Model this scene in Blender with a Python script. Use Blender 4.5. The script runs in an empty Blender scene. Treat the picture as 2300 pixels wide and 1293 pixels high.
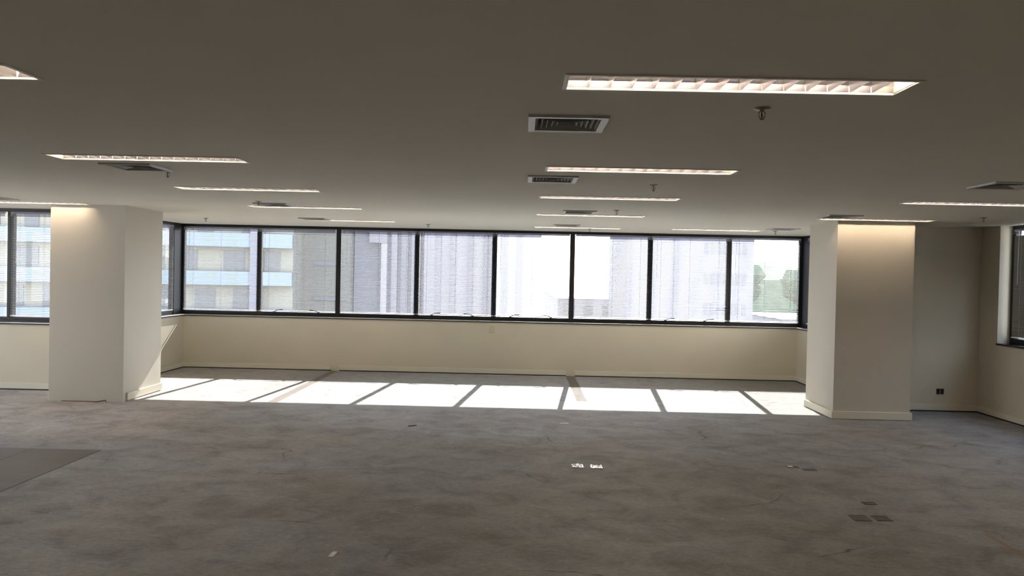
import bpy, math, random
from mathutils import Vector, Matrix

R = math.radians
SC = bpy.context.scene
COL = SC.collection

# ------------------------------------------------------------------ camera
CAMZ = 1.57
F_PX = 1780.0
yaw, pitch, roll = -0.0134, -0.0159, 0.0215
cy_, sy_, cp_, sp_ = math.cos(yaw), math.sin(yaw), math.cos(pitch), math.sin(pitch)
fw = Vector((sy_ * cp_, cy_ * cp_, sp_))
rt = Vector((cy_, -sy_, 0))
up = rt.cross(fw)
rr = rt * math.cos(roll) + up * math.sin(roll)
uu = up * math.cos(roll) - rt * math.sin(roll)
cam_d = bpy.data.cameras.new('camera')
cam_d.sensor_fit = 'HORIZONTAL'
cam_d.sensor_width = 36.0
cam_d.lens = 36.0 * F_PX / 2300.0
cam_d.clip_start = 0.05
cam_d.clip_end = 2000
cam = bpy.data.objects.new('camera', cam_d)
COL.objects.link(cam)
cam.matrix_world = Matrix(((rr.x, uu.x, -fw.x, 0), (rr.y, uu.y, -fw.y, 0), (rr.z, uu.z, -fw.z, CAMZ), (0, 0, 0, 1)))
SC.camera = cam

# ------------------------------------------------------------------ colour management
SC.view_settings.view_transform = 'Standard'
SC.view_settings.look = 'None'
SC.view_settings.gamma = 1.0
SC.view_settings.use_curve_mapping = False
SC.view_settings.exposure = 1.72

# ------------------------------------------------------------------ sky and sun
SKY = 1.0
world = bpy.data.worlds.new('sky')
SC.world = world
world.use_nodes = True
nt = world.node_tree
nt.nodes.clear()
w_out = nt.nodes.new('ShaderNodeOutputWorld')
w_bg = nt.nodes.new('ShaderNodeBackground')
w_geo = nt.nodes.new('ShaderNodeTexCoord')
w_sep = nt.nodes.new('ShaderNodeSeparateXYZ')
w_ramp = nt.nodes.new('ShaderNodeValToRGB')
w_ramp.color_ramp.elements[0].position = 0.0
w_ramp.color_ramp.elements[0].color = (1.0, 1.0, 1.0, 1)
w_ramp.color_ramp.elements[1].position = 0.9
w_ramp.color_ramp.elements[1].color = (0.30, 0.42, 0.66, 1)
e_ = w_ramp.color_ramp.elements.new(0.3)
e_.color = (0.68, 0.78, 0.92, 1)
nt.links.new(w_geo.outputs['Generated'], w_sep.inputs[0])
nt.links.new(w_sep.outputs['Z'], w_ramp.inputs[0])
nt.links.new(w_ramp.outputs[0], w_bg.inputs['Color'])
w_bg.inputs['Strength'].default_value = 2.7 * SKY
nt.links.new(w_bg.outputs[0], w_out.inputs[0])

sun_d = bpy.data.lights.new('sun', 'SUN')
sun_d.energy = 13.0
sun_d.color = (1.0, 0.955, 0.89)
sun_d.angle = R(0.53)
sun = bpy.data.objects.new('sun', sun_d)
COL.objects.link(sun)
AZ, EL = R(5.4), R(33.8)
to_sun = Vector((math.sin(AZ) * math.cos(EL), math.cos(AZ) * math.cos(EL), math.sin(EL)))
sun.rotation_euler = to_sun.to_track_quat('Z', 'Y').to_euler()
sun.location = (3, 30, 20)


def portal(loc, rot, sx, sy):
    l = bpy.data.lights.new('window_portal', 'AREA')
    l.shape = 'RECTANGLE'
    l.size = sx
    l.size_y = sy
    l.cycles.is_portal = True
    o = bpy.data.objects.new('window_portal', l)
    COL.objects.link(o)
    o.location = loc
    o.rotation_euler = rot


portal((-0.5, 12.70, 1.57), (R(-90), 0, 0), 9.9, 1.4)      # bay windows, light enters towards -Y
portal((-7.3, 10.08, 1.57), (R(-90), 0, 0), 3.8, 1.4)      # left windows
portal((-5.60, 11.2, 1.57), (R(-90), 0, R(90)), 2.3, 1.4)  # left end of the bay
portal((4.60, 11.2, 1.57), (R(-90), 0, R(-90)), 2.3, 1.4)  # right end of the bay
portal((-9.36, 6.6, 1.55), (R(-90), 0, R(90)), 5.6, 1.45)  # unseen left wall windows, added for light
SC.cycles.max_bounces = 6
SC.cycles.diffuse_bounces = 4
SC.cycles.glossy_bounces = 3
SC.cycles.transmission_bounces = 4
SC.cycles.transparent_max_bounces = 16
SC.cycles.sample_clamp_indirect = 6.0
SC.cycles.caustics_reflective = False
SC.cycles.caustics_refractive = False
SC.cycles.use_denoising = True
SC.cycles.use_adaptive_sampling = True
SC.cycles.adaptive_threshold = 0.05


# ------------------------------------------------------------------ materials
def mat(name, col, rough=0.6, metal=0.0, spec=0.5, emis=None, es=0.0):
    m = bpy.data.materials.new(name)
    m.use_nodes = True
    b = m.node_tree.nodes['Principled BSDF']
    b.inputs['Base Color'].default_value = (*col, 1)
    b.inputs['Roughness'].default_value = rough
    b.inputs['Metallic'].default_value = metal
    b.inputs['Specular IOR Level'].default_value = spec
    if emis:
        b.inputs['Emission Color'].default_value = (*emis, 1)
        b.inputs['Emission Strength'].default_value = es
    return m


class NT:
    """small helper to write node graphs"""
    def __init__(s, m):
        s.t = m.node_tree
        s.b = s.t.nodes['Principled BSDF']
        s.co = s.t.nodes.new('ShaderNodeTexCoord').outputs['Object']

    def n(s, k, **kw):
        x = s.t.nodes.new(k)
        for a, v in kw.items():
            setattr(x, a, v)
        return x

    def l(s, a, b):
        s.t.links.new(a, b)

    def mapping(s, scale, loc=(0, 0, 0), rot=(0, 0, 0)):
        x = s.n('ShaderNodeMapping')
        x.inputs['Scale'].default_value = scale
        x.inputs['Location'].default_value = loc
        x.inputs['Rotation'].default_value = rot
        s.l(s.co, x.inputs[0])
        return x.outputs[0]

    def noise(s, vec, scale, detail=4, rough=0.6, dist=0.0):
        x = s.n('ShaderNodeTexNoise')
        x.inputs['Scale'].default_value = scale
        x.inputs['Detail'].default_value = detail
        x.inputs['Roughness'].default_value = rough
        x.inputs['Distortion'].default_value = dist
        s.l(vec, x.inputs['Vector'])
        return x.outputs['Fac']

    def ramp(s, fac, stops, interp='LINEAR'):
        x = s.n('ShaderNodeValToRGB')
        cr = x.color_ramp
        cr.interpolation = interp
        while len(cr.elements) < len(stops):
            cr.elements.new(0.5)
        for e, (p, c) in zip(cr.elements, stops):
            e.position = p
            e.color = (*c, 1) if len(c) == 3 else c
        s.l(fac, x.inputs[0])
        return x.outputs[0]

    def mix(s, fac, a, b, mode='MIX'):
        x = s.n('ShaderNodeMixRGB', blend_type=mode)
        for sock, v in ((x.inputs[0], fac), (x.inputs[1], a), (x.inputs[2], b)):
            if isinstance(v, (int, float)):
                sock.default_value = v
            elif isinstance(v, tuple):
                sock.default_value = (*v, 1)
            else:
                s.l(v, sock)
        return x.outputs[0]

    def m(s, op, a, b=0.0, clamp=False):
        x = s.n('ShaderNodeMath', operation=op, use_clamp=clamp)
        for sock, v in ((x.inputs[0], a), (x.inputs[1], b)):
            if isinstance(v, (int, float)):
                sock.default_value = v
            else:
                s.l(v, sock)
        return x.outputs[0]

    def bump(s, h, strength, dist=0.01):
        x = s.n('ShaderNodeBump')
        x.inputs['Strength'].default_value = strength
        x.inputs['Distance'].default_value = dist
        s.l(h, x.inputs['Height'])
        s.l(x.outputs[0], s.b.inputs['Normal'])


def painted(name, col, rough=0.75, var=0.06):
    m = mat(name, col, rough)
    g = NT(m)
    f = g.noise(g.co, 0.7, 3, 0.5)
    lo = tuple(c * (1 - var) for c in col)
    hi = tuple(min(1, c * (1 + var)) for c in col)
    g.l(g.ramp(f, [(0.3, lo), (0.7, hi)]), g.b.inputs['Base Color'])
    g.bump(g.noise(g.co, 180, 2, 0.5), 0.08, 0.002)
    return m


M_WALL = painted('wall_paint', (0.68, 0.62, 0.495))
M_PILLAR = painted('pillar_paint', (0.60, 0.56, 0.485), var=0.03)
M_CEIL = painted('ceiling_paint', (0.79, 0.75, 0.655), 0.85, var=0.03)
M_BASE = mat('baseboard_paint', (0.74, 0.70, 0.58), 0.45)
M_BLACK = mat('black_aluminium', (0.012, 0.011, 0.012), 0.45, 0.0, 0.4)
M_SILL = mat('dark_granite', (0.022, 0.02, 0.019), 0.18, 0.0, 0.6)
M_SHEEN = mat('sill_sheen', (0.50, 0.49, 0.47), 0.35)  # pale colour painting the light sheen on the dark stone sills
M_SLAT = mat('grey_slat', (0.10, 0.10, 0.11), 0.6, 0, 0.06)
M_SLATD = mat('brown_slat', (0.16, 0.14, 0.11), 0.5)
M_RAIL = mat('white_rail', (0.80, 0.80, 0.82), 0.4)
M_CORD = mat('blind_cord', (0.55, 0.55, 0.55), 0.8)
M_WHITE = mat('white_enamel', (0.78, 0.76, 0.71), 0.4)
M_ALU = mat('aluminium_reflector', (0.62, 0.61, 0.64), 0.24, 1.0)
M_VENT = mat('grille_aluminium', (0.50, 0.50, 0.47), 0.4, 0.4)
M_CORE = mat('grille_core', (0.34, 0.34, 0.32), 0.5, 0.2)
M_DARK = mat('duct_black', (0.02, 0.02, 0.018), 0.9)
M_TUBE = mat('lit_tube', (0.9, 0.9, 0.9), 0.5, emis=(1.0, 0.79, 0.58), es=26.0)
M_BRASS = mat('sprinkler_metal', (0.28, 0.24, 0.19), 0.35, 0.8)
M_GLASSB = mat('sprinkler_bulb', (0.05, 0.01, 0.01), 0.1)
M_PLATE = mat('cream_plastic', (0.60, 0.54, 0.36), 0.4)
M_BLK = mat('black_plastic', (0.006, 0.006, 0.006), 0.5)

# transparent window pane: clear with a fresnel reflection
M_GLASS = bpy.data.materials.new('window_glass')
M_GLASS.use_nodes = True
t_ = M_GLASS.node_tree
t_.nodes.clear()
o_ = t_.nodes.new('ShaderNodeOutputMaterial')
mx = t_.nodes.new('ShaderNodeMixShader')
tr = t_.nodes.new('ShaderNodeBsdfTransparent')
tr.inputs[0].default_value = (0.95, 0.96, 0.965, 1)
gl = t_.nodes.new('ShaderNodeBsdfGlossy')
gl.inputs['Roughness'].default_value = 0.02
lw_ = t_.nodes.new('ShaderNodeLayerWeight')   # Schlick fresnel, the same for both faces of the pane
lw_.inputs[0].default_value = 0.5
p5 = t_.nodes.new('ShaderNodeMath')
p5.operation = 'POWER'
p5.inputs[1].default_value = 5.0
t_.links.new(lw_.outputs['Facing'], p5.inputs[0])
ma = t_.nodes.new('ShaderNodeMath')
ma.operation = 'MULTIPLY_ADD'
ma.inputs[1].default_value = 0.95
ma.inputs[2].default_value = 0.03
t_.links.new(p5.outputs[0], ma.inputs[0])
t_.links.new(ma.outputs[0], mx.inputs[0])
t_.links.new(tr.outputs[0], mx.inputs[1])
t_.links.new(gl.outputs[0], mx.inputs[2])
t_.links.new(mx.outputs[0], o_.inputs[0])

# translucent valance over the blind head
M_VAL = bpy.data.materials.new('clear_valance')
M_VAL.use_nodes = True
t_ = M_VAL.node_tree
t_.nodes.clear()
o_ = t_.nodes.new('ShaderNodeOutputMaterial')
mx = t_.nodes.new('ShaderNodeMixShader')
mx.inputs[0].default_value = 0.28
tr = t_.nodes.new('ShaderNodeBsdfTransparent')
tr.inputs[0].default_value = (0.72, 0.72, 0.76, 1)
df = t_.nodes.new('ShaderNodeBsdfDiffuse')
df.inputs[0].default_value = (0.42, 0.42, 0.46, 1)
t_.links.new(tr.outputs[0], mx.inputs[1])
t_.links.new(df.outputs[0], mx.inputs[2])
t_.links.new(mx.outputs[0], o_.inputs[0])


def floor_material():
    m = mat('bare_floor', (0.2, 0.2, 0.2), 0.68, 0, 0.10)
    g = NT(m)
    big = g.noise(g.mapping((0.45, 0.6, 1)), 1.0, 4, 0.55)
    base = g.ramp(big, [(0.25, (0.222, 0.210, 0.202)), (0.42, (0.255, 0.250, 0.248)), (0.60, (0.282, 0.290, 0.300)), (0.8, (0.32, 0.325, 0.33))])
    mid = g.noise(g.mapping((2.2, 2.6, 1), rot=(0, 0, 0.5)), 1.3, 6, 0.65, 0.6)
    base = g.mix(0.85, base, g.ramp(mid, [(0.28, (0.62, 0.59, 0.57)), (0.5, (0.97, 0.97, 0.98)), (0.72, (1.26, 1.24, 1.20))]), 'MULTIPLY')
    fine = g.noise(g.mapping((9, 14, 1)), 2.5, 6, 0.7, 0.4)
    base = g.mix(0.9, base, g.ramp(fine, [(0.25, (0.76, 0.75, 0.74)), (0.5, (1.0, 1.0, 1.0)), (0.78, (1.22, 1.21, 1.19))]), 'MULTIPLY')
    # brown and yellow glue stains
    st = g.noise(g.mapping((0.9, 1.3, 1), (4.2, 1.7, 0)), 1.6, 5, 0.62, 0.5)
    base = g.mix(g.ramp(st, [(0.58, (0, 0, 0)), (0.78, (0.36, 0.36, 0.36))]), base, (0.215, 0.165, 0.105))
    # pale scuffs
    sc = g.noise(g.mapping((5.0, 11.0, 1), rot=(0, 0, -0.35)), 1.1, 8, 0.78, 1.0)
    base = g.mix(g.ramp(sc, [(0.57, (0, 0, 0)), (0.74, (0.42, 0.42, 0.42))]), base, (0.37, 0.35, 0.32))
    # dark rubbed smudges
    sk = g.noise(g.mapping((2.4, 7.0, 1), (5, 8, 0), rot=(0, 0, 0.25)), 1.2, 8, 0.8, 0.8)
    base = g.mix(g.ramp(sk, [(0.60, (0, 0, 0)), (0.74, (0.5, 0.5, 0.5))]), base, (0.085, 0.078, 0.070))
    # grit
    gr = g.noise(g.mapping((1, 1.4, 1)), 60.0, 3, 0.7)
    base = g.mix(0.35, base, g.ramp(gr, [(0.3, (0.72, 0.72, 0.72)), (0.5, (1, 1, 1)), (0.7, (1.25, 1.25, 1.25))]), 'MULTIPLY')
    # dark hairline cracks and scratches
    v = g.n('ShaderNodeTexVoronoi', feature='DISTANCE_TO_EDGE')
    v.inputs['Scale'].default_value = 0.55
    wn = g.n('ShaderNodeTexNoise')
    wn.inputs['Scale'].default_value = 2.2
    wn.inputs['Detail'].default_value = 6
    g.l(g.co, wn.inputs['Vector'])
    wob = g.mix(0.45, g.mapping((1, 1.7, 1)), wn.outputs['Color'], 'ADD')
    g.l(wob, v.inputs['Vector'])
    crack = g.ramp(v.outputs['Distance'], [(0.0, (1, 1, 1)), (0.007, (0, 0, 0))])
    crack = g.m('MULTIPLY', crack, g.ramp(g.noise(g.mapping((1, 1, 1), (9, 2, 0)), 1.9, 3), [(0.52, (0, 0, 0)), (0.66, (0.7, 0.7, 0.7))]))
    base = g.mix(crack, base, (0.04, 0.037, 0.033))
    # white flecks of plaster
    v2 = g.n('ShaderNodeTexVoronoi')
    v2.inputs['Scale'].default_value = 5.0
    g.l(g.mapping((1, 1, 0.0)), v2.inputs['Vector'])
    fl = g.ramp(v2.outputs['Distance'], [(0.028, (0.8, 0.8, 0.8)), (0.045, (0, 0, 0))])
    fl = g.m('MULTIPLY', fl, g.ramp(g.noise(g.mapping((1, 1, 1), (1, 7, 0)), 3.0, 2), [(0.5, (0, 0, 0)), (0.56, (1, 1, 1))]))
    base = g.mix(fl, base, (0.5, 0.49, 0.46))
    # object space masks
    sep = g.n('ShaderNodeSeparateXYZ')
    g.l(g.co, sep.inputs[0])
    X, Y = sep.outputs[0], sep.outputs[1]
    jig = g.m('MULTIPLY', g.m('SUBTRACT', g.noise(g.co, 3.5, 5, 0.7), 0.5), 0.09)

    def box(x0, x1, y0, y1, soft=0.012, j=1.0, xx=X, yy=Y):
        def edge(v, e, sgn):
            d = g.m('SUBTRACT', v, e) if sgn > 0 else g.m('SUBTRACT', e, v)
            d = g.m('ADD', d, g.m('MULTIPLY', jig, j))
            return g.m('DIVIDE', d, soft, True)
        a = g.m('MULTIPLY', edge(xx, x0, 1), edge(xx, x1, -1))
        b = g.m('MULTIPLY', edge(yy, y0, 1), edge(yy, y1, -1))
        return g.m('MULTIPLY', a, b)
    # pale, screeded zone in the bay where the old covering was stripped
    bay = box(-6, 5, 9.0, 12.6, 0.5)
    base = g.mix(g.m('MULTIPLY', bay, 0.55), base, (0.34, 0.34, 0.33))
    # worn paler grey zone before the bay, with sky sheen painted into it
    worn = box(-3.6, 3.4, 6.4, 14, 2.6, 9.0)  # worn zone and painted sky sheen
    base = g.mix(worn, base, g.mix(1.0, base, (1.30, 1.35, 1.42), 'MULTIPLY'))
    left_pale = box(-9, -3.0, 6.75, 14, 0.8, 5.0)  # lighter and browner towards the left
    base = g.mix(left_pale, base, g.mix(1.0, base, (1.55, 1.46, 1.40), 'MULTIPLY'))
    # two cable channels running to the window wall
    brown = (0.155, 0.115, 0.080)
    base = g.mix(g.m('MULTIPLY', box(-3.02, -2.88, 9.35, 12.5, 0.02, 0.25), 0.62), base, brown)
    base = g.mix(g.m('MULTIPLY', box(0.70, 0.86, 10.0, 12.5, 0.02, 0.5), 0.7), base, (0.12, 0.095, 0.07))
    base = g.mix(g.m('MULTIPLY', box(0.42, 0.86, 9.98, 10.03, 0.02, 0.5), 0.6), base, (0.1, 0.085, 0.065))
    # long dirt seam parallel to the windows
    seam = g.m('MULTIPLY', box(-2.6, 1.6, 10.02, 10.10, 0.04, 1.6), g.ramp(g.noise(g.mapping((7, 30, 1)), 1.0, 5, 0.7), [(0.45, (0, 0, 0)), (0.6, (1, 1, 1))]))
    base = g.mix(g.m('MULTIPLY', seam, 0.8), base, (0.10, 0.08, 0.06))
    sm2 = g.m('MULTIPLY', box(-6, 5, 9.3, 12.4, 0.3), g.ramp(g.noise(g.mapping((4, 9, 1), (3, 3, 0)), 1.3, 7, 0.75, 1.0), [(0.52, (0, 0, 0)), (0.66, (1, 1, 1))]))
    base = g.mix(g.m('MULTIPLY', sm2, 0.6), base, (0.13, 0.11, 0.085))
    # yellow painted line at the right, faint tape ghost at the left
    base = g.mix(g.m('MULTIPLY', box(2.935, 2.985, 3.6, 5.05, 0.02, 0.3), 0.55), base, (0.30, 0.17, 0.045))
    slope = g.m('ADD', X, g.m('MULTIPLY', Y, 0.195))
    base = g.mix(g.m('MULTIPLY', box(-0.245, -0.21, 3.6, 4.9, 0.02, 0.15, xx=slope), 0.25), base, (0.26, 0.21, 0.16))
    g.l(base, g.b.inputs['Base Color'])
    g.l(g.ramp(mid, [(0.3, (0.84, 0.84, 0.84)), (0.7, (0.96, 0.96, 0.96))]), g.b.inputs['Roughness'])
    g.bump(g.m('ADD', fine, mid), 0.18, 0.004)
    return m


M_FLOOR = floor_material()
M_VINYL = mat('dark_vinyl', (0.075, 0.070, 0.066), 0.5)
g_ = NT(M_VINYL)
g_.l(g_.ramp(g_.noise(g_.mapping((1.5, 3, 1)), 1.6, 6, 0.7), [(0.3, (0.058, 0.050, 0.046)), (0.7, (0.088, 0.079, 0.072))]), g_.b.inputs['Base Color'])


# ------------------------------------------------------------------ mesh helpers
class MB:
    def __init__(s):
        s.v = []
        s.f = []

    def quad(s, a, b, c, d):
        n = len(s.v)
        s.v += [a, b, c, d]
        s.f.append((n, n + 1, n + 2, n + 3))
        return s

    def box(s, x0, x1, y0, y1, z0, z1):
        n = len(s.v)
        s.v += [(x0, y0, z0), (x1, y0, z0), (x1, y1, z0), (x0, y1, z0), (x0, y0, z1), (x1, y0, z1), (x1, y1, z1), (x0, y1, z1)]
        s.f += [tuple(n + i for i in q) for q in ((0, 3, 2, 1), (4, 5, 6, 7), (0, 1, 5, 4), (1, 2, 6, 5), (2, 3, 7, 6), (3, 0, 4, 7))]
        return s

    def lathe(s, prof, seg=16, c=(0, 0, 0)):
        n = len(s.v)
        for r, z in prof:
            for k in range(seg):
                a = 2 * math.pi * k / seg
                s.v.append((c[0] + r * math.cos(a), c[1] + r * math.sin(a), c[2] + z))
        for i in range(len(prof) - 1):
            for k in range(seg):
                a = n + i * seg + k
                b = n + i * seg + (k + 1) % seg
                s.f.append((a, b, b + seg, a + seg))
        s.f.append(tuple(n + k for k in range(seg))[::-1])
        s.f.append(tuple(n + (len(prof) - 1) * seg + k for k in range(seg)))
        return s

    def tube(s, pts, r, seg=8):
        pts = [Vector(p) for p in pts]
        n = len(s.v)
        for i, p in enumerate(pts):
            d = (pts[min(i + 1, len(pts) - 1)] - pts[max(i - 1, 0)]).normalized()
            a = d.cross(Vector((0, 0, 1)))
            if a.length < 0.05:
                a = d.cross(Vector((0, 1, 0)))
            a.normalize()
            b = d.cross(a)
            for k in range(seg):
                t = 2 * math.pi * k / seg
                s.v.append(tuple(p + a * math.cos(t) * r + b * math.sin(t) * r))
        for i in range(len(pts) - 1):
            for k in range(seg):
                a = n + i * seg + k
                b = n + i * seg + (k + 1) % seg
                s.f.append((a, b, b + seg, a + seg))
        s.f.append(tuple(n + k for k in range(seg))[::-1])
        s.f.append(tuple(n + (len(pts) - 1) * seg + k for k in range(seg)))
        return s

    def build(s, name, m, parent=None, smooth=False, bevel=0.0):
        me = bpy.data.meshes.new(name)
        me.from_pydata(s.v, [], s.f)
        me.materials.append(m)
        if smooth:
            for p in me.polygons:
                p.use_smooth = True
        me.update()
        o = bpy.data.objects.new(name, me)
        COL.objects.link(o)
        if parent:
            o.parent = parent
        if bevel:
            b = o.modifiers.new('bevel', 'BEVEL')
            b.width = bevel
            b.segments = 2
            b.limit_method = 'ANGLE'
        return o


def tag(o, label, cat, group=None, kind=None):
    o['label'] = label
    o['category'] = cat
    if group:
        o['group'] = group
    if kind:
        o['kind'] = kind
    return o


def empty(name, loc=(0, 0, 0), rz=0.0):
    o = bpy.data.objects.new(name, None)
    o.empty_display_size = 0.1
    COL.objects.link(o)
    o.location = loc
    o.rotation_euler = (0, 0, rz)
    return o


def copy_tree(o, parent=None):
    kids = [c for c in COL.objects if c.parent == o]
    c = o.copy()
    COL.objects.link(c)
    c.parent = parent
    for k in kids:
        copy_tree(k, c)
    return c


def struct(name, mb, m, label, cat, bevel=0.0):
    o = tag(mb.build(name, m, bevel=bevel), label, cat, kind='structure')
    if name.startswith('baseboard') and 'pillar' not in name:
        # black strip standing in for shade in the gap under the board
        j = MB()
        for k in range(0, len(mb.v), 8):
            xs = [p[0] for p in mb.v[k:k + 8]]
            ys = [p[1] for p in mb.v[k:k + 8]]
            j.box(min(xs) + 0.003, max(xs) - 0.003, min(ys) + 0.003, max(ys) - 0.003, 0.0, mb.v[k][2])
        j.build('joint_shade', M_BLK, o)
    return o


# ------------------------------------------------------------------ dimensions
ZC = 2.283          # ceiling
SILL = 0.845
YB = 12.50          # bay wall, room side
XL, XR = -5.37, 4.33  # bay ends, room side
YA = 9.87           # main facade, room side
XRW = 5.66          # right wall
XLW = -9.2
YK = -3.5

# fixtures: x of left end, y of near edge
LIGHTS = [(0.134, 2.80), (0.134, 5.15), (0.130, 7.02), (0.134, 9.06), (0.145, 11.40),
          (-3.115, 2.80), (-3.09, 5.03), (-3.08, 6.87), (-3.08, 8.73), (-3.05, 10.87),
          (-6.27, 8.86), (3.335, 6.88), (3.33, 8.86), (2.12, 11.27),
          (3.33, 5.03), (3.33, 2.80), (-6.27, 6.87), (-6.27, 5.03), (-6.27, 2.80),  # unseen fixtures from here on, added to brighten the near room
          (0.134, 0.60), (-3.09, 0.60), (3.33, 0.60), (-6.27, 0.60), (0.134, -1.6), (-3.09, -1.6), (3.33, -1.6)]
N_IN_VIEW = 14
FLX, FLY = 1.262, 0.232
VENTS = [(0.008, 3.515), (0.02, 5.63), (0.42, 8.54), (0.41, 10.86), (-2.935, 5.41), (-2.885, 8.37),
         (-3.03, 10.58), (-5.91, 8.30), (3.222, 5.48), (3.222, 8.42), (3.355, 10.70)]
VS = 0.362


# ------------------------------------------------------------------ shell
def shell():
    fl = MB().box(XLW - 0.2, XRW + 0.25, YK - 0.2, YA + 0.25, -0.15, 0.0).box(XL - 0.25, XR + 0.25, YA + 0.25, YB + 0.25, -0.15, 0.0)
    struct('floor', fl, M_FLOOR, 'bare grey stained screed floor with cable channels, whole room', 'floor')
    # ceiling sheet with openings for the recessed lights and grilles
    holes = [(x + 0.012, x + FLX - 0.012, y + 0.012, y + FLY - 0.012) for x, y in LIGHTS]
    holes += [(x + 0.03, x + VS - 0.03, y + 0.03, y + VS - 0.03) for x, y in VENTS]
    mb = MB()
    regions = [(XLW - 0.2, XRW + 0.25, YK - 0.2, YA + 0.25), (XL - 0.25, XR + 0.25, YA + 0.25, YB + 0.25)]
    xs = sorted({v for h in holes for v in h[:2]} | {v for r in regions for v in r[:2]})
    ys = sorted({v for h in holes for v in h[2:]} | {v for r in regions for v in r[2:]})
    for j in range(len(ys) - 1):
        cy = (ys[j] + ys[j + 1]) / 2
        run = None
        for i in range(len(xs)):
            ok = False
            if i < len(xs) - 1:
                cx = (xs[i] + xs[i + 1]) / 2
                ok = any(r[0] < cx < r[1] and r[2] < cy < r[3] for r in regions) and not any(h[0] < cx < h[1] and h[2] < cy < h[3] for h in holes)
            if ok and run is None:
                run = xs[i]
            if not ok and run is not None:
                mb.box(run, xs[i], ys[j], ys[j + 1], ZC, ZC + 0.015)
                run = None
    struct('ceiling', mb, M_CEIL, 'flat off-white plaster ceiling with recessed lights and grilles', 'ceiling')
    mb = MB().box(XLW - 0.2, XRW + 0.25, YK - 0.2, YA + 0.25, 2.75, 2.95).box(XL - 0.25, XR + 0.25, YA + 0.25, YB + 0.25, 2.75, 2.95)
    struct('roof', mb, M_CEIL, 'concrete slab above the suspended ceiling', 'roof')
    # parapets below and fascia above the windows
    mb = MB().box(XL, XR, YB, YB + 0.25, 0, 0.82).box(XL - 0.25, XR + 0.25, YB + 0.10, YB + 0.25, ZC + 0.015, 2.75)
    struct('wall_back', mb, M_WALL, 'cream parapet wall under the long bay window', 'wall')
    mb = MB().box(XL - 0.25, XL, YA, YB + 0.25, 0, 0.82).box(XL - 0.25, XL - 0.10, YA + 0.25, YB + 0.10, ZC + 0.015, 2.75).box(XL - 0.25, XL, YA, 10.15, 0.82, ZC)
    struct('wall_bay_left', mb, M_WALL, 'short cream return wall at the left end of the bay', 'wall')
    mb = MB().box(XR, XR + 0.25, YA, YB + 0.25, 0, 0.82).box(XR + 0.10, XR + 0.25, YA + 0.25, YB + 0.10, ZC + 0.015, 2.75).box(XR, XR + 0.25, YA, 10.15, 0.82, ZC)
    struct('wall_bay_right', mb, M_WALL, 'short cream return wall at the right end of the bay', 'wall')
    mb = MB().box(XLW, XL - 0.25, YA, YA + 0.25, 0, 0.82).box(XLW, XL - 0.25, YA + 0.12, YA + 0.25, ZC + 0.015, 2.75)
    struct('wall_left_front', mb, M_WALL, 'cream parapet wall under the window left of the left pillar', 'wall')
    mb = MB().box(XR + 0.25, XRW, YA, YA + 0.25, 0, 2.75)
    struct('wall_right_front', mb, M_WALL, 'shaded cream wall right of the right pillar with black sockets', 'wall')
    mb = MB().box(XRW, XRW + 0.25, 9.50, YA + 0.25, 0, 2.75).box(XRW, XRW + 0.25, 5.5, 9.50, 0, 0.865).box(XRW, XRW + 0.25, YK, 5.5, 0, 2.75).box(XRW + 0.12, XRW + 0.25, 5.5, 9.50, ZC + 0.015, 2.75)
    struct('wall_right', mb, M_WALL, 'dim cream right side wall with a dark window', 'wall')
    struct('wall_left', MB().box(XLW - 0.2, XLW, YK, YA + 0.25, 0, 0.82).box(XLW - 0.2, XLW, YK, YA + 0.25, ZC, 2.75).box(XLW - 0.2, XLW, YK, 3.8, 0.82, ZC).box(XLW - 0.2, XLW, 9.4, YA + 0.25, 0.82, ZC), M_WALL, 'left side wall outside the frame', 'wall')
    struct('wall_rear', MB().box(XLW - 0.2, XRW + 0.25, YK - 0.2, YK, 0, 2.75), M_WALL, 'rear wall behind the camera', 'wall')
    # pillars
    struct('pillar_left', MB().box(-5.49, -4.617, 9.13, 10.08, 0, ZC), M_PILLAR, 'square cream pillar left of the bay without front baseboard', 'pillar')
    struct('pillar_right', MB().box(3.60, 4.48, 9.15, 10.03, 0, ZC), M_PILLAR, 'square cream pillar right of the bay with baseboard', 'pillar')
    # baseboards (8 cm high, lifted 1 cm off the floor)
    b0, b1, t = 0.014, 0.087, 0.016
    bv = 0.003
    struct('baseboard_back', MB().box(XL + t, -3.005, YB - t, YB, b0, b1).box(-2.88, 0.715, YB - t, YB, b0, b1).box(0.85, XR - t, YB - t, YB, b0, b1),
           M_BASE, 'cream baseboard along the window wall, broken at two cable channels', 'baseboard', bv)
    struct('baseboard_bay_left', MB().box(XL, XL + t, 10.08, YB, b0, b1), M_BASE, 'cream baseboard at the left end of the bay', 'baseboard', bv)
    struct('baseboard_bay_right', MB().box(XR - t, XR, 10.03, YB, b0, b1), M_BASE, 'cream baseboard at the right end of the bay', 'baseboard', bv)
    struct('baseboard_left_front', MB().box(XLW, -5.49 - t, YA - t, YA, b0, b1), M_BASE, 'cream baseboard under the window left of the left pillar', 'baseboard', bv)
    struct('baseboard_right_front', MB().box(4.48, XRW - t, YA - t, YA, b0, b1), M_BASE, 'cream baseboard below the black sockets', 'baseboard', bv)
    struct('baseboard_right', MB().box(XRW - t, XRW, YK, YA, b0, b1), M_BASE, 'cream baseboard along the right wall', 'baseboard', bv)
    struct('baseboard_pillar_left_inner', MB().box(-4.617, -4.617 + 0.02, 9.20, 10.095, 0.012, 0.098), M_BASE, 'white baseboard on the sunny side of the left pillar', 'baseboard', bv)
    struct('baseboard_pillar_left_outer', MB().box(-5.49 - 0.02, -5.49, 9.15, YA - t, 0.006, 0.098), M_BASE, 'cream baseboard on the outer side of the left pillar', 'baseboard', bv)
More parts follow.
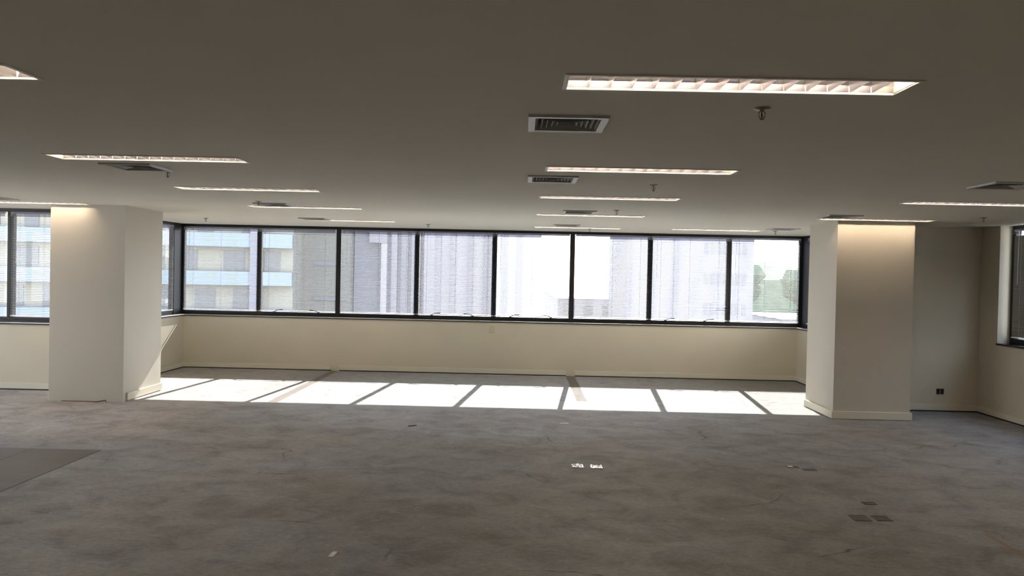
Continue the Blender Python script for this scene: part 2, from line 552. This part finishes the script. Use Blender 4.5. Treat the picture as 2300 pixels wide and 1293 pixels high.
    mb = MB().box(3.60 - 0.02, 4.48 + 0.02, 9.13, 9.15, 0.004, 0.09).box(3.60 - 0.02, 3.60, 9.15, 10.03, 0.006, 0.09).box(4.48, 4.50, 9.15, YA - t, 0.006, 0.09)
    struct('baseboard_pillar_right', mb, M_BASE, 'cream baseboard wrapped around the right pillar', 'baseboard', bv)
    # dark polished stone sills
    sz0 = 0.822
    struct('trim_1', MB().box(XL + 0.018, XR - 0.018, YB - 0.018, YB + 0.22, sz0, SILL - 0.010), M_SILL, 'dark polished stone sill under the long bay window', 'sill', 0.002)
    struct('trim_2', MB().box(XL - 0.22, XL + 0.018, 10.17, YB + 0.22, sz0, SILL - 0.010), M_SILL, 'dark stone sill at the left end of the bay', 'sill', 0.002)
    struct('trim_3', MB().box(XR - 0.018, XR + 0.22, 10.17, YB + 0.22, sz0, SILL - 0.010), M_SILL, 'dark stone sill at the right end of the bay', 'sill', 0.002)
    struct('trim_4', MB().box(XLW, XL - 0.27, YA - 0.018, YA + 0.22, sz0, SILL - 0.010), M_SILL, 'dark stone sill under the window left of the left pillar', 'sill', 0.002)
    struct('sheen_strip_8', MB().box(XL + 0.02, XR - 0.02, YB - 0.016, YB + 0.2, SILL - 0.010, SILL - 0.001), M_SHEEN, 'thin pale strip added as light sheen on the sill of the long bay window', 'sill')
    struct('sheen_strip_9', MB().box(XL - 0.2, XL + 0.02, 10.17, YB + 0.2, SILL - 0.010, SILL - 0.001), M_SHEEN, 'thin pale strip added as light sheen on the sill at the left end of the bay', 'sill')
    struct('sheen_strip_10', MB().box(XR - 0.02, XR + 0.2, 10.17, YB + 0.2, SILL - 0.010, SILL - 0.001), M_SHEEN, 'thin pale strip added as light sheen on the sill at the right end of the bay', 'sill')
    struct('sheen_strip_11', MB().box(XLW, XL - 0.27, YA - 0.016, YA + 0.2, SILL - 0.010, SILL - 0.001), M_SHEEN, 'thin pale strip added as light sheen on the sill left of the left pillar', 'sill')
    struct('trim_5', MB().box(XRW - 0.018, XRW + 0.22, 5.5, 9.498, 0.865, 0.888), M_SILL, 'dark stone sill of the right wall window', 'sill', 0.002)


shell()


# ------------------------------------------------------------------ windows
def window(n, origin, rz, w, label, zb=SILL, zt=ZC, latches=(), rail=0.065, top=0.042, lw=0.038, rw=0.038, offx=0.0):
    """local frame: x along the glass, y outward, z up; origin at the sill, left end"""
    root = empty('window_%d' % n, origin, rz)
    tag(root, label, 'window', kind='structure')
    h = zt - zb
    f = MB()
    f.box(0, w, -0.03, 0.03, 0, rail).box(0, w, -0.03, 0.03, h - top, h)
    f.box(0, lw, -0.035, 0.03, rail, h - top).box(w - rw, w, -0.035, 0.03, rail, h - top)
    f.box(lw, w - rw, -0.036, -0.03, 0.028, 0.036)
    f.build('window_frame', M_BLACK, root, bevel=0.002)
    MB().box(lw - 0.008, w - rw + 0.008, -0.003, 0.003, rail - 0.008, h - top + 0.008).build('pane', M_GLASS, root)
    for px, arm in latches:
        l = MB()
        l.box(px - 0.02, px + 0.02, -0.050, -0.03, rail - 0.02, rail + 0.018)
        l.tube([(px, -0.052, rail + 0.012), (px + 0.05 * arm, -0.058, rail + 0.03), (px + 0.085 * arm, -0.06, rail + 0.036), (px + 0.14 * arm, -0.062, rail + 0.038)], 0.006, 6)
        o = l.build('window_latch', M_BLACK, root)
    return root


def make_slat_mesh(w, count, pitch, z0, tilt, wid=0.025, sag=None, bend=None):
    mb = MB()
    ct, st = math.cos(tilt), math.sin(tilt)
    rnd = random.Random(int(w * 1000) + count)
    for i in range(count):
        zz = z0 + i * pitch
        tw = tilt + rnd.uniform(-0.03, 0.03)
        ct, st = math.cos(tw), math.sin(tw)
        prof = []
        th = 0.0007
        for s_, c_ in ((-0.5, 0), (-0.2, 0.0024), (0.2, 0.0024), (0.5, 0)):
            u = s_ * wid
            prof.append((u * ct - c_ * st, u * st + c_ * ct))
        prof += [(y, z - th) for y, z in reversed(prof)]
        n = len(mb.v)
        stations = [0, 0.25, 0.5, 0.75, 1.0]
        amp = rnd.uniform(-0.0012, 0.0008)
        for k, t in enumerate(stations):
            dz = amp * math.sin(math.pi * t)
            if bend and i in bend:
                dz += bend[i] * max(0, t - 0.35) / 0.65
            for y, z in prof:
                mb.v.append((w * t, y, zz + z + dz))
        np_ = len(prof)
        for k in range(len(stations) - 1):
            for j in range(np_):
                a = n + k * np_ + j
                b = n + k * np_ + (j + 1) % np_
                mb.f.append((a, a + np_, b + np_, b))
        mb.f.append(tuple(n + j for j in range(np_)))
        mb.f.append(tuple(n + (len(stations) - 1) * np_ + j for j in reversed(range(np_))))
    return mb


PITCH = 0.0212


def blind(origin, rz, w, label, group, tilt=8.0, zb=SILL, zt=ZC, m=None, bend=None, wand=0.1, val=True, drop=0.0):
    root = empty('venetian_blind', origin, rz)
    tag(root, label, 'blind', group)
    h = zt - zb
    top = h - 0.045
    m = m or M_SLAT
    if val:
        MB().box(0.0, w, -0.030, -0.028, top - 0.062, top).build('valance', M_VAL, root)
    MB().box(0.004, w - 0.004, -0.022, -0.002, top - 0.024, top - 0.002).build('headrail', M_RAIL, root, bevel=0.002)
    z0 = 0.098
    n = int((top - 0.05 - z0) / PITCH)
    make_slat_mesh(w - 0.012, n, PITCH, z0, R(tilt), bend=bend).build('slats', m, root, smooth=False).location = (0.006, -0.014, 0)
    MB().box(0.004, w - 0.004, -0.026, -0.002, 0.072, 0.084).build('bottom_rail', M_RAIL, root, bevel=0.002)
    for t in (0.13, 0.5, 0.87):
        c = MB()
        c.box(w * t - 0.0012, w * t + 0.0012, -0.0285, -0.0270, 0.078, top - 0.02)
        c.box(w * t - 0.0012, w * t + 0.0012, -0.0010, 0.0005, 0.078, top - 0.02)
        c.build('ladder_cord', M_CORD, root)
    MB().tube([(wand * w, -0.034, top - 0.02), (wand * w, -0.040, top - 0.65)], 0.003, 6).build('tilt_wand', M_RAIL, root)
    return root


MULL = [-5.455, -4.205, -2.94, -1.688, -0.454, 0.779, 2.010, 3.255, 4.415]
ordw = ['first', 'second', 'third', 'fourth', 'fifth', 'sixth', 'seventh', 'eighth']
LATCH = {2: ((0.26, 1), (0.96, -1)), 4: ((0.25, 1), (0.90, -1)), 5: ((0.27, 1), (0.91, -1)), 7: ((0.26, 1), (0.88, 1))}
GY = 12.615
BL_LABEL = [
    'grey venetian blind on the leftmost bay window, before banded blue and cream flats',
    'grey venetian blind on the second bay window from the left, before a beige block',
    'grey venetian blind on the third bay window from the left, before a dark tower',
    'grey venetian blind on the fourth bay window from the left',
    'grey venetian blind on the fifth bay window, just left of the brightest one',
    'grey venetian blind on the brightest bay window, sixth from the left',
    'grey venetian blind with a bent pale slat, seventh bay window from the left',
    'grey venetian blind on the rightmost bay window, with sky and treetops behind']
for i in range(8):
    x0, x1 = MULL[i], MULL[i + 1]
    window(i + 1, (x0, GY, SILL), 0, x1 - x0, '%s black framed window of the bay from the left' % ordw[i], latches=LATCH.get(i + 1, ()),
           lw=0.055 if i == 0 else 0.038, rw=0.055 if i == 7 else 0.038)
    a = x0 + (0.045 if i in (0, 2, 5) else 0.004)
    b = x1 - (0.045 if i in (1, 4, 7) else 0.004)
    blind((a, GY - 0.040, SILL), 0, b - a, BL_LABEL[i], 'venetian blinds of the bay window', tilt=(10.0 if i != 1 else 7.5),
          bend={8: -0.014, 9: 0.005} if i == 6 else ({8: -0.012} if i == 7 else None), wand=0.08)

# bay ends: local x runs along +Y on the left end (outside is -X), reversed on the right end
window(9, (XL - 0.115, 10.15, SILL), R(90), 2.15, 'black framed side window at the left end of the bay')
blind((XL - 0.075, 10.17, SILL), R(90), 2.05, 'grey venetian blind on the side window at the left end of the bay', 'venetian blinds of the bay window', tilt=5.0)
MB_ = MB().box(XL - 0.15, XL - 0.075, 12.30, 12.65, SILL, ZC)
struct('trim_6', MB_, M_BLACK, 'black corner post at the left end of the bay window', 'post', 0.002)
window(10, (XR + 0.115, 12.30, SILL), R(-90), 2.15, 'black framed side window at the right end of the bay')
blind((XR + 0.075, 12.28, SILL), R(-90), 2.10, 'grey venetian blind on the side window at the right end of the bay', 'venetian blinds of the bay window', tilt=5.0)
struct('trim_7', MB().box(XR + 0.085, XR + 0.15, 12.30, 12.65, SILL, ZC), M_BLACK, 'black corner post at the right end of the bay window', 'post', 0.002)
# window left of the left pillar
LM = [-9.2, -7.75, -6.50, -5.62]
for i in range(3):
    window(11 + i, (LM[i], YA + 0.125, SILL), 0, LM[i + 1] - LM[i],
           ['black framed window farthest left beyond the left pillar', 'black framed window at the left edge of the photo', 'black framed window beside the left pillar'][i])
    blind((LM[i] + 0.02, YA + 0.085, SILL), 0, LM[i + 1] - LM[i] - (0.07 if i == 1 else 0.03),
          ['grey venetian blind farthest left, outside the photo', 'grey venetian blind at the left edge of the photo', 'grey venetian blind beside the left pillar'][i],
          'venetian blinds left of the left pillar', tilt=5.0)
# unseen left wall windows, added and sized to light the room
for i in range(4):
    window(20 + i, (XLW - 0.10, 3.8 + i * 5.6 / 4, 0.82), R(90), 5.6 / 4, 'black framed window of the left wall added out of view for side light')
# right wall windows (closed blinds, the unseen ones added to block daylight)
for i, (ya, yb) in enumerate(((9.498, 8.25), (8.25, 7.0), (7.0, 5.5))):
    window(14 + i, (XRW + 0.175, ya, 0.888), R(-90), ya - yb, ['black framed window of the right wall nearest the corner', 'black framed window of the right wall, second from the corner', 'black framed window of the right wall, third from the corner'][i], zb=0.888, lw=0.07 if i == 0 else 0.038)
    if True:
        blind((XRW + 0.135, ya - (0.075 if i == 0 else 0.01), 0.888), R(-90), ya - yb - (0.09 if i == 0 else 0.02), ['dark closed venetian blind on the right wall window nearest the corner', 'dark closed venetian blind of the right wall, second from the corner, added unseen to block daylight', 'dark closed venetian blind of the right wall, third from the corner, added unseen to block daylight'][i], 'closed venetian blinds of the right wall', tilt=68.0, zb=0.888, m=M_SLATD)


# ------------------------------------------------------------------ recessed ceiling lights
def make_light():
    root = empty('ceiling_light')
    f = MB()
    z0, z1 = -0.004, 0.004
    t = 0.016
    f.box(0, FLX, 0, t, z0, z1).box(0, FLX, FLY - t, FLY, z0, z1).box(0, t, t, FLY - t, z0, z1).box(FLX - t, FLX, t, FLY - t, z0, z1)
    f.build('frame', M_WHITE, root, bevel=0.001)
    # curved trough reflector
    r = MB()
    n = 14
    pts = []
    for k in range(n + 1):
        a = math.pi * k / n
        pts.append((FLY / 2 - (FLY / 2 - t) * math.cos(a), 0.004 + 0.078 * (math.sin(a) ** 0.75)))
    for k in range(n):
        (ya, za), (yb, zb) = pts[k], pts[k + 1]
        r.quad((t, ya, za), (FLX - t, ya, za), (FLX - t, yb, zb), (t, yb, zb))
    r.build('reflector', M_ALU, root, smooth=True)
    e = MB()
    e.box(t - 0.002, t, t, FLY - t, 0.0, 0.088).box(FLX - t, FLX - t + 0.002, t, FLY - t, 0.0, 0.088)
    e.box(t - 0.002, FLX - t + 0.002, t - 0.003, t - 0.001, 0.0, 0.088).box(t - 0.002, FLX - t + 0.002, FLY - t + 0.001, FLY - t + 0.003, 0.0, 0.088)
    e.box(t - 0.002, FLX - t + 0.002, t - 0.003, FLY - t + 0.003, 0.088, 0.090)
    e.build('housing', M_WHITE, root)
    # V shaped cross blades
    bl = MB()
    cells = 15
    for k in range(1, cells):
        x = t + (FLX - 2 * t) * k / cells
        y0, y1 = t + 0.002, FLY - t - 0.002
        wz, tt = 0.0022, 0.0008
        zt, zb = 0.044, 0.002
        # tapered blade: wide at the top, thin at the bottom edge
        nn = len(bl.v)
        bl.v += [(x - 0.0075, y0 + 0.012, zt), (x + 0.0075, y0 + 0.012, zt), (x + 0.0075, y1 - 0.012, zt), (x - 0.0075, y1 - 0.012, zt),
                 (x - tt, y0, zb), (x + tt, y0, zb), (x + tt, y1, zb), (x - tt, y1, zb)]
        bl.f += [tuple(nn + q for q in fc) for fc in ((0, 1, 2, 3), (4, 7, 6, 5), (0, 4, 5, 1), (1, 5, 6, 2), (2, 6, 7, 3), (3, 7, 4, 0))]
    bl.build('louver', M_ALU, root)
    MB().tube([(0.035, FLY / 2, 0.058), (FLX - 0.035, FLY / 2, 0.058)], 0.013, 10).build('tube', M_TUBE, root, smooth=True)
    MB().box(t, 0.035, FLY / 2 - 0.018, FLY / 2 + 0.018, 0.040, 0.076).build('lamp_holder', M_WHITE, root)
    MB().box(FLX - 0.035, FLX - t, FLY / 2 - 0.018, FLY / 2 + 0.018, 0.040, 0.076).build('lamp_holder', M_WHITE, root)
    return root


L_LABEL = [
    'large recessed louvred light nearest the camera, upper right of the ceiling',
    'recessed light beside the second grille of the middle row',
    'recessed light of the middle row, third from the camera',
    'recessed light of the middle row just behind a grille, fourth from the camera',
    'recessed light of the middle row closest to the windows',
    'recessed light cut off by the left edge at the top',
    'recessed light of the left row nearest the camera in full view',
    'recessed light of the left row, second in full view',
    'recessed light of the left row overlapped by a grille, third in full view',
    'recessed light of the left row closest to the windows',
    'recessed light washing the front of the left pillar',
    'recessed light at the right edge of the ceiling',
    'recessed light washing the front of the right pillar',
    'recessed light near the right end of the bay windows']
proto = make_light()
for i, (x, y) in enumerate(LIGHTS):
    o = proto if i == 0 else copy_tree(proto)
    o.location = (x, y, ZC - 0.0005)
    if i < N_IN_VIEW:
        tag(o, L_LABEL[i], 'ceiling light', 'recessed louvred ceiling lights')
    else:
        tag(o, 'recessed louvred ceiling light added out of view to brighten the near room', 'ceiling light', 'added unseen ceiling lights')


# ------------------------------------------------------------------ air grilles
def make_vent():
    root = empty('ceiling_vent')
    t = 0.034
    f = MB()
    z0, z1 = -0.012, 0.0
    # flange with a slight bevel towards the core
    def ring(mb, o0, zo, i0, zi):
        a = [(o0, o0, zo), (VS - o0, o0, zo), (VS - o0, VS - o0, zo), (o0, VS - o0, zo)]
        b = [(i0, i0, zi), (VS - i0, i0, zi), (VS - i0, VS - i0, zi), (i0, VS - i0, zi)]
        for k in range(4):
            mb.quad(a[k], a[(k + 1) % 4], b[(k + 1) % 4], b[k])
    ring(f, 0, z1, 0.002, z0)
    ring(f, 0.002, z0, t, z0 + 0.002)
    ring(f, t, z0 + 0.002, t, 0.055)
    ring(f, 0.0, z1, t, 0.055)
    f.build('frame', M_VENT, root)
    c = MB()
    for k in range(5):
        i0 = t + 0.020 + k * 0.024
        # each square blade ring flares outwards as it comes down
        ring(c, i0 - 0.016, z0 + 0.006, i0 + 0.004, 0.026)
        ring(c, i0 - 0.0145, z0 + 0.006, i0 + 0.0055, 0.026)
        ring(c, i0 - 0.016, z0 + 0.006, i0 - 0.0145, z0 + 0.006)
    c.build('louver', M_CORE, root)
    MB().box(t, VS - t, t, VS - t, 0.052, 0.055).build('damper', M_DARK, root)
    return root


V_LABEL = [
    'square aluminium air grille nearest the camera, below the largest light',
    'square aluminium air grille of the middle row, second from the camera',
    'square aluminium air grille of the middle row, third from the camera',
    'square aluminium air grille of the middle row closest to the windows',
    'square air grille just behind the nearest full light of the left row, by a sprinkler',
    'square air grille of the left row overlapping the third light',
    'square air grille of the left row closest to the windows',
    'square air grille at the left edge above the left pillar',
    'square air grille cut off by the right edge of the photo',
    'square air grille before the light of the right pillar',
    'square air grille above the rightmost bay window']
proto = make_vent()
for i, (x, y) in enumerate(VENTS):
    o = proto if i == 0 else copy_tree(proto)
    o.location = (x, y, ZC)
    tag(o, V_LABEL[i], 'air vent', 'square ceiling air grilles')


# ------------------------------------------------------------------ sprinklers
def make_sprinkler():
    root = empty('fire_sprinkler')
    MB().lathe([(0.034, 0.0), (0.034, -0.003), (0.027, -0.007), (0.012, -0.010)], 20).build('escutcheon', M_BRASS, root, smooth=False)
    a = MB().lathe([(0.009, -0.008), (0.009, -0.016), (0.006, -0.017)], 12)
    for s in (-1, 1):
        a.tube([(s * 0.008, 0, -0.014), (s * 0.013, 0, -0.022), (s * 0.0125, 0, -0.034), (s * 0.006, 0, -0.043), (0, 0, -0.046)], 0.0022, 6)
    a.build('arm_frame', M_BRASS, root)
    MB().lathe([(0.0015, -0.016), (0.003, -0.024), (0.003, -0.036), (0.0015, -0.044)], 10).build('glass_bulb', M_GLASSB, root)
    MB().lathe([(0.010, -0.046), (0.010, -0.048), (0.003, -0.050)], 14).build('deflector', M_BRASS, root)
    return root


SPR = [(0.973, 3.30, 'fire sprinkler head below the largest ceiling light'),
       (0.982, 6.07, 'fire sprinkler head right of the second grille of the middle row'),
       (0.976, 8.40, 'fire sprinkler head beside the third grille of the middle row'),
       (0.972, 11.72, 'tiny fire sprinkler head above the brightest window'),
       (-2.625, 5.80, 'fire sprinkler head at the corner of the left row grille nearest the camera'),
       (-2.762, 8.21, 'fire sprinkler head at the grille of the left row middle light'),
       (-4.475, 11.10, 'fire sprinkler head above the leftmost bay window'),
       (-1.385, 11.47, 'fire sprinkler head above the third and fourth bay windows'),
       (3.588, 11.37, 'fire sprinkler head above the rightmost bay window'),
       (4.813, 8.38, 'fire sprinkler head before the dim wall right of the right pillar')]
proto = make_sprinkler()
for i, (x, y, lb) in enumerate(SPR):
    o = proto if i == 0 else copy_tree(proto)
    o.location = (x, y, ZC)
    tag(o, lb, 'sprinkler', 'ceiling fire sprinklers')

# ------------------------------------------------------------------ wall fittings
r_ = empty('wall_plate', (-0.47, YB, 0.71))
tag(r_, 'blank cream plate on the window wall under the fourth bay window', 'wall plate')
MB().box(-0.040, 0.040, -0.010, 0, -0.058, 0.058).build('plate', M_PLATE, r_, bevel=0.004)
MB().box(-0.028, 0.028, -0.012, -0.010, -0.046, 0.046).build('blank_insert', M_PLATE, r_, bevel=0.002)
r_ = empty('wall_outlet', (5.195, YA, 0.249))
tag(r_, 'pair of black square sockets low on the wall right of the right pillar', 'outlet')
MB().box(-0.052, 0.052, -0.006, 0, -0.045, 0.045).build('plate', M_WALL, r_, bevel=0.002)
for s in (-0.024, 0.024):
    q = MB().box(s - 0.020, s + 0.020, -0.012, -0.006, -0.034, 0.034).build('socket', M_BLK, r_, bevel=0.002)

# ------------------------------------------------------------------ things on the floor
M_FOIL = mat('crumpled_foil', (0.82, 0.82, 0.82), 0.22, 1.0)
M_BOXR = mat('outlet_box_rim', (0.09, 0.083, 0.075), 0.5, 0.3)
M_BOXD = mat('outlet_box_dark', (0.075, 0.066, 0.055), 0.7)
M_PAPER = mat('paper_scrap', (0.78, 0.77, 0.74), 0.7)
M_WOOD = mat('wood_strip', (0.20, 0.13, 0.06), 0.6)
M_RUST = mat('dark_scrap', (0.035, 0.028, 0.02), 0.7)


def foil(w, d, seed, amp=0.012):
    rnd = random.Random(seed)
    mb = MB()
    nx, ny = 9, 6
    for j in range(ny + 1):
        for i in range(nx + 1):
            e = min(i, nx - i, j, ny - j)
            z = 0.003 + (rnd.uniform(0.0, amp) if e > 0 else 0.0)
            mb.v.append((w * i / nx, d * j / ny, z))
    for j in range(ny):
        for i in range(nx):
            a = j * (nx + 1) + i
            mb.f.append((a, a + 1, a + nx + 2, a + nx + 1))
    return mb


def outlet_box(x, y, w, d, label, kind, seed=1):
    root = empty('floor_outlet', (x, y, 0.0))
    tag(root, label, 'floor outlet', 'floor outlet boxes')
    t = 0.006
    MB().box(0, w, 0, t, 0.0, 0.004).box(0, w, d - t, d, 0.0, 0.004).box(0, t, t, d - t, 0.0, 0.004).box(w - t, w, t, d - t, 0.0, 0.004).build('rim', M_BOXR, root)
    if kind == 'foil':
        o = foil(w - 2 * t, d - 2 * t, seed).build('foil_cover', M_FOIL, root)
        o.location = (t, t, 0)
    else:
        MB().box(t, w - t, t, d - t, 0.0, 0.002).build('cover', M_BOXD, root)
    return root


outlet_box(0.435, 6.50, 0.108, 0.125, 'crumpled silver floor outlet, left one of the shiny pair on the floor', 'foil', 3)
outlet_box(0.588, 6.485, 0.110, 0.120, 'crumpled silver floor outlet, right one of the shiny pair on the floor', 'foil', 8)
outlet_box(2.265, 6.68, 0.10, 0.06, 'dark floor outlet with a white scrap, before the right pillar', 'dark')
outlet_box(2.372, 6.60, 0.115, 0.06, 'worn dark floor outlet beside the one with the white scrap', 'dark')
outlet_box(2.228, 5.235, 0.112, 0.12, 'flat dark floor outlet, left one of the pair at lower right', 'dark')
outlet_box(2.378, 5.248, 0.106, 0.11, 'flat dark floor outlet, right one of the pair at lower right', 'dark')
outlet_box(2.46, 5.63, 0.09, 0.06, 'small dark floor cover behind the pair of dark outlets', 'dark')
o = foil(0.045, 0.04, 5, 0.006).build('paper_scrap', M_PAPER)
o.location = (2.272, 6.69, 0.003)
tag(o, 'tiny white scrap on the dark floor outlet before the right pillar', 'scrap')
o = foil(0.030, 0.085, 11, 0.006).build('paper_scrap', M_PAPER)
o.location = (-1.04, 4.32, 0.0)
o.rotation_euler = (0, 0, -0.12)
tag(o, 'narrow pale scrap lying on the floor at lower middle left', 'scrap')
o = MB().box(-5.32, -4.95, 9.085, 9.12, 0.0, 0.008).build('wood_strip', M_WOOD, bevel=0.001)
tag(o, 'thin brown wooden strip on the floor at the foot of the left pillar', 'wood strip')
o = MB().tube([(-4.92, 9.07, 0.006), (-4.88, 9.06, 0.010), (-4.85, 9.09, 0.014), (-4.81, 9.10, 0.022), (-4.79, 9.085, 0.010)], 0.006, 6).build('metal_scrap', M_RUST)
tag(o, 'small dark bent scrap on the floor before the left pillar', 'scrap')
for (x, y, r, lb) in ((-1.13, 8.07, 0.7, 'dark crumb on the floor in front of the third sun patch'), (0.43, 8.42, 0.2, 'pale paint chips on the floor in front of the central sun patch')):
    o = foil(0.10, 0.035, int(x * 10) + 40, 0.006).build('floor_crumb', M_RUST if x < 0 else M_PAPER)
    o.location = (x, y, 0.0)
    o.rotation_euler = (0, 0, r)
    tag(o, lb, 'crumb')
# remains of the old dark floor covering at the left
for (xa, xb, lb) in ((-4.155, -3.575, 'dark floor covering sheet at the left with an exposed right edge'), (-6.2, -4.160, 'dark floor covering sheet cut by the left edge of the photo')):
    o = MB().box(xa, xb, 2.6, 6.705, 0.0, 0.003).build('floor_sheet', M_VINYL)
    tag(o, lb, 'floor covering', 'old dark floor covering sheets')

# ------------------------------------------------------------------ the city outside
GZ = -24.0
M_CREAM = mat('facade_cream', (0.187, 0.179, 0.144), 0.8)
M_BLUE = mat('spandrel_blue', (0.133, 0.172, 0.257), 0.35)
M_BEIGE = mat('facade_beige', (0.140, 0.136, 0.121), 0.8)
M_LAV = mat('facade_dark_grey', (0.121, 0.121, 0.140), 0.7)
M_PALE = mat('facade_pale', (0.195, 0.183, 0.207), 0.8)
M_PALER = mat('facade_white', (0.281, 0.269, 0.289), 0.8)
M_GREY = mat('facade_grey', (0.148, 0.144, 0.164), 0.8)
M_WIN = mat('far_window', (0.070, 0.074, 0.078), 0.25)
M_ROOF = mat('pale_roof', (0.72, 0.71, 0.68), 0.9)
M_STREET = mat('grey_street', (0.13, 0.128, 0.12), 0.9)
M_TREE = mat('tree_leaves', (0.06, 0.085, 0.045), 0.9)
M_TRUNK = mat('tree_trunk', (0.10, 0.07, 0.05), 0.9)

struct('ground', MB().box(-400, 400, 14, 900, GZ - 1, GZ), M_STREET, 'pale street level far below the windows', 'ground')


def body(root, w, d, z0, z1, m):
    return MB().box(0, w, 0, d, z0, z1).build('building_body', m, root)


# banded flats, left
rnd = random.Random(12)
r_ = empty('apartment_building', (-56, 60.5, 0), R(11))
tag(r_, 'tall block of flats with blue bands and cream panels beyond the left windows', 'building')
WA = 37.0
body(r_, WA, 12, GZ, 34, M_CREAM)
for k in range(-3, 6):
    zb_ = 3.45 + 3.2 * k
    MB().box(0, WA, -0.9, 0, zb_, zb_ + 1.15).build('balcony_band', M_BLUE, r_)
    w_ = MB()
    x = 0.8
    while x < WA - 2:
        ww = rnd.uniform(1.0, 2.6)
        w_.box(x, x + ww, -0.05, 0.1, zb_ + 1.25, zb_ + 2.9)
        x += ww + rnd.uniform(0.7, 2.4)
    w_.build('window_row', M_WIN, r_)
for x in (11.5, 23.5, 33.6):
    MB().box(x, x + 0.9, -1.0, 0.0, GZ, 34).build('pier', M_GREY, r_)

r_ = empty('office_building', (-22.6, 81, 0))
tag(r_, 'plain beige block seen through the second bay window', 'building')
body(r_, 5.0, 12, GZ, 36, M_BEIGE)
for k in range(-3, 6):
    MB().box(1.2, 4.4, -0.15, 0.1, 2.2 + 3.6 * k, 2.55 + 3.6 * k).build('ledge', M_GREY, r_)

r_ = empty('office_tower', (-17.5, 82, 0))
tag(r_, 'dark grey tower with a pale vertical pier seen through the third bay window', 'building')
body(r_, 7.3, 14, GZ, 40, M_LAV)
MB().box(2.9, 3.5, -0.8, 0, GZ, 40).build('pier', M_PALER, r_)
MB().box(1.7, 3.5, -0.9, -0.8, 4.6, 9.0).build('sign_panel', M_PALE, r_)
for k, (a, b) in enumerate(((3.9, 4.5), (4.9, 5.6), (6.0, 6.9))):
    MB().box(a, b, -0.4, 0, GZ, 40).build('pier', (M_PALE, M_GREY, M_PALE)[k], r_)

r_ = empty('office_building', (-10.0, 80, 0))
tag(r_, 'pale block with vertical strips seen through the fourth bay window', 'building')
body(r_, 7.0, 14, GZ, 40, M_PALE)
for a in (1.2, 2.7, 4.4, 5.9):
    MB().box(a, a + 0.5, -0.2, 0, GZ, 40).build('pier', M_GREY, r_)

r_ = empty('office_building', (-2.9, 76, 0))
tag(r_, 'white block seen through the fifth bay window left of the glare', 'building')
body(r_, 4.6, 12, GZ, 40, M_PALER)
for a in (0.9, 2.3):
    MB().box(a, a + 0.45, -0.2, 0, GZ, 40).build('pier', M_PALE, r_)

r_ = empty('office_building', (10.2, 78, 0))
tag(r_, 'broad light grey block right of the brightest gap', 'building')
body(r_, 12.4, 16, GZ, 42, M_PALE)
for k in range(-3, 6):
    w_ = MB()
    for q in range(7):
        w_.box(7.6 + q * 0.62, 7.95 + q * 0.62, -0.05, 0.1, 1.1 + 3.0 * k, 2.2 + 3.0 * k)
    w_.build('window_row', M_GREY, r_)
for a in (0.0, 2.2, 4.6):
    MB().box(a, a + 0.35, -0.2, 0, GZ, 42).build('pier', M_GREY, r_)

# low roofs in the distance (gap and far right)
for k, (x, y, w, d, zt_, lb) in enumerate((
        (4.5, 100, 9, 60, -1.2, 'low sunlit roof in the bright gap between the towers'),
        (34, 104, 12, 14, -3.4, 'low pale building below the treetops, nearer one'),
        (50, 124, 13, 12, -1.4, 'low pale building below the treetops, farther one'),
        (30, 84, 10, 12, -5.0, 'low pale building at the bottom right of the view'))):
    r_ = empty('low_building', (x, y, 0))
    tag(r_, lb, 'building')
    body(r_, w, d, GZ, zt_, M_PALE)
    MB().box(-0.3, w + 0.3, -0.3, d + 0.3, zt_, zt_ + 0.3).build('roof_slab', M_ROOF, r_)
    w_ = MB()
    for q in range(int(w / 2.4)):
        w_.box(0.8 + q * 2.4, 2.0 + q * 2.4, -0.05, 0.1, zt_ - 2.0, zt_ - 0.8)
    w_.build('window_row', M_WIN, r_)


def tree_mesh(seed, rad):
    rnd = random.Random(seed)
    mb = MB()
    for q in range(10):
        c = (rnd.uniform(-0.7, 0.7) * rad, rnd.uniform(-0.6, 0.6) * rad, rnd.uniform(-0.35, 0.55) * rad)
        rr_ = rad * rnd.uniform(0.35, 0.6)
        prof = []
        for k in range(7):
            a = math.pi * k / 6
            prof.append((max(0.01, rr_ * math.sin(a) * rnd.uniform(0.85, 1.15)), -rr_ * math.cos(a)))
        mb.lathe(prof, 9, c)
    return mb


TX = [(41.5, 0), (52.5, 1), (63.5, 0), (74.5, 1), (85.5, 0)]
protos = []
for s in (0, 1):
    pass
for i, (tx, s) in enumerate(TX):
    z = 0.6
    if i < 2:
        r_ = empty('tree', (tx, 150, GZ))
        tree_mesh(3 + s, 4.0).build('foliage', M_TREE, r_).location = (0, 0, z - GZ)
        MB().lathe([(0.6, 0), (0.35, 22)], 8).build('trunk', M_TRUNK, r_)
        protos.append(r_)
    else:
        r_ = copy_tree(protos[s])
        r_.location = (tx, 150 + (i % 3) * 1.5, GZ)
        r_.rotation_euler = (0, 0, i * 1.3)
    tag(r_, 'dark tree on the skyline beyond the rightmost bay window', 'tree', 'skyline trees beyond the right windows')

# wooded ridge on the horizon
rnd = random.Random(21)
hm = MB()
NX = 90
for i in range(NX + 1):
    x = 78 + i * 2.4
    top = 7.6 + 1.3 * math.sin(i * 0.23) + 0.7 * math.sin(i * 0.71 + 1) + rnd.uniform(-0.5, 0.5)
    for (y, z) in ((300, GZ), (308, top * 0.55 - 3), (322, top), (345, top - 4), (380, GZ)):
        hm.v.append((x, y, z))
for i in range(NX):
    for j in range(4):
        a = i * 5 + j
        hm.f.append((a, a + 5, a + 6, a + 1))
struct('hill', hm, M_TREE, 'dark wooded ridge on the horizon beyond the rightmost bay window', 'hill')
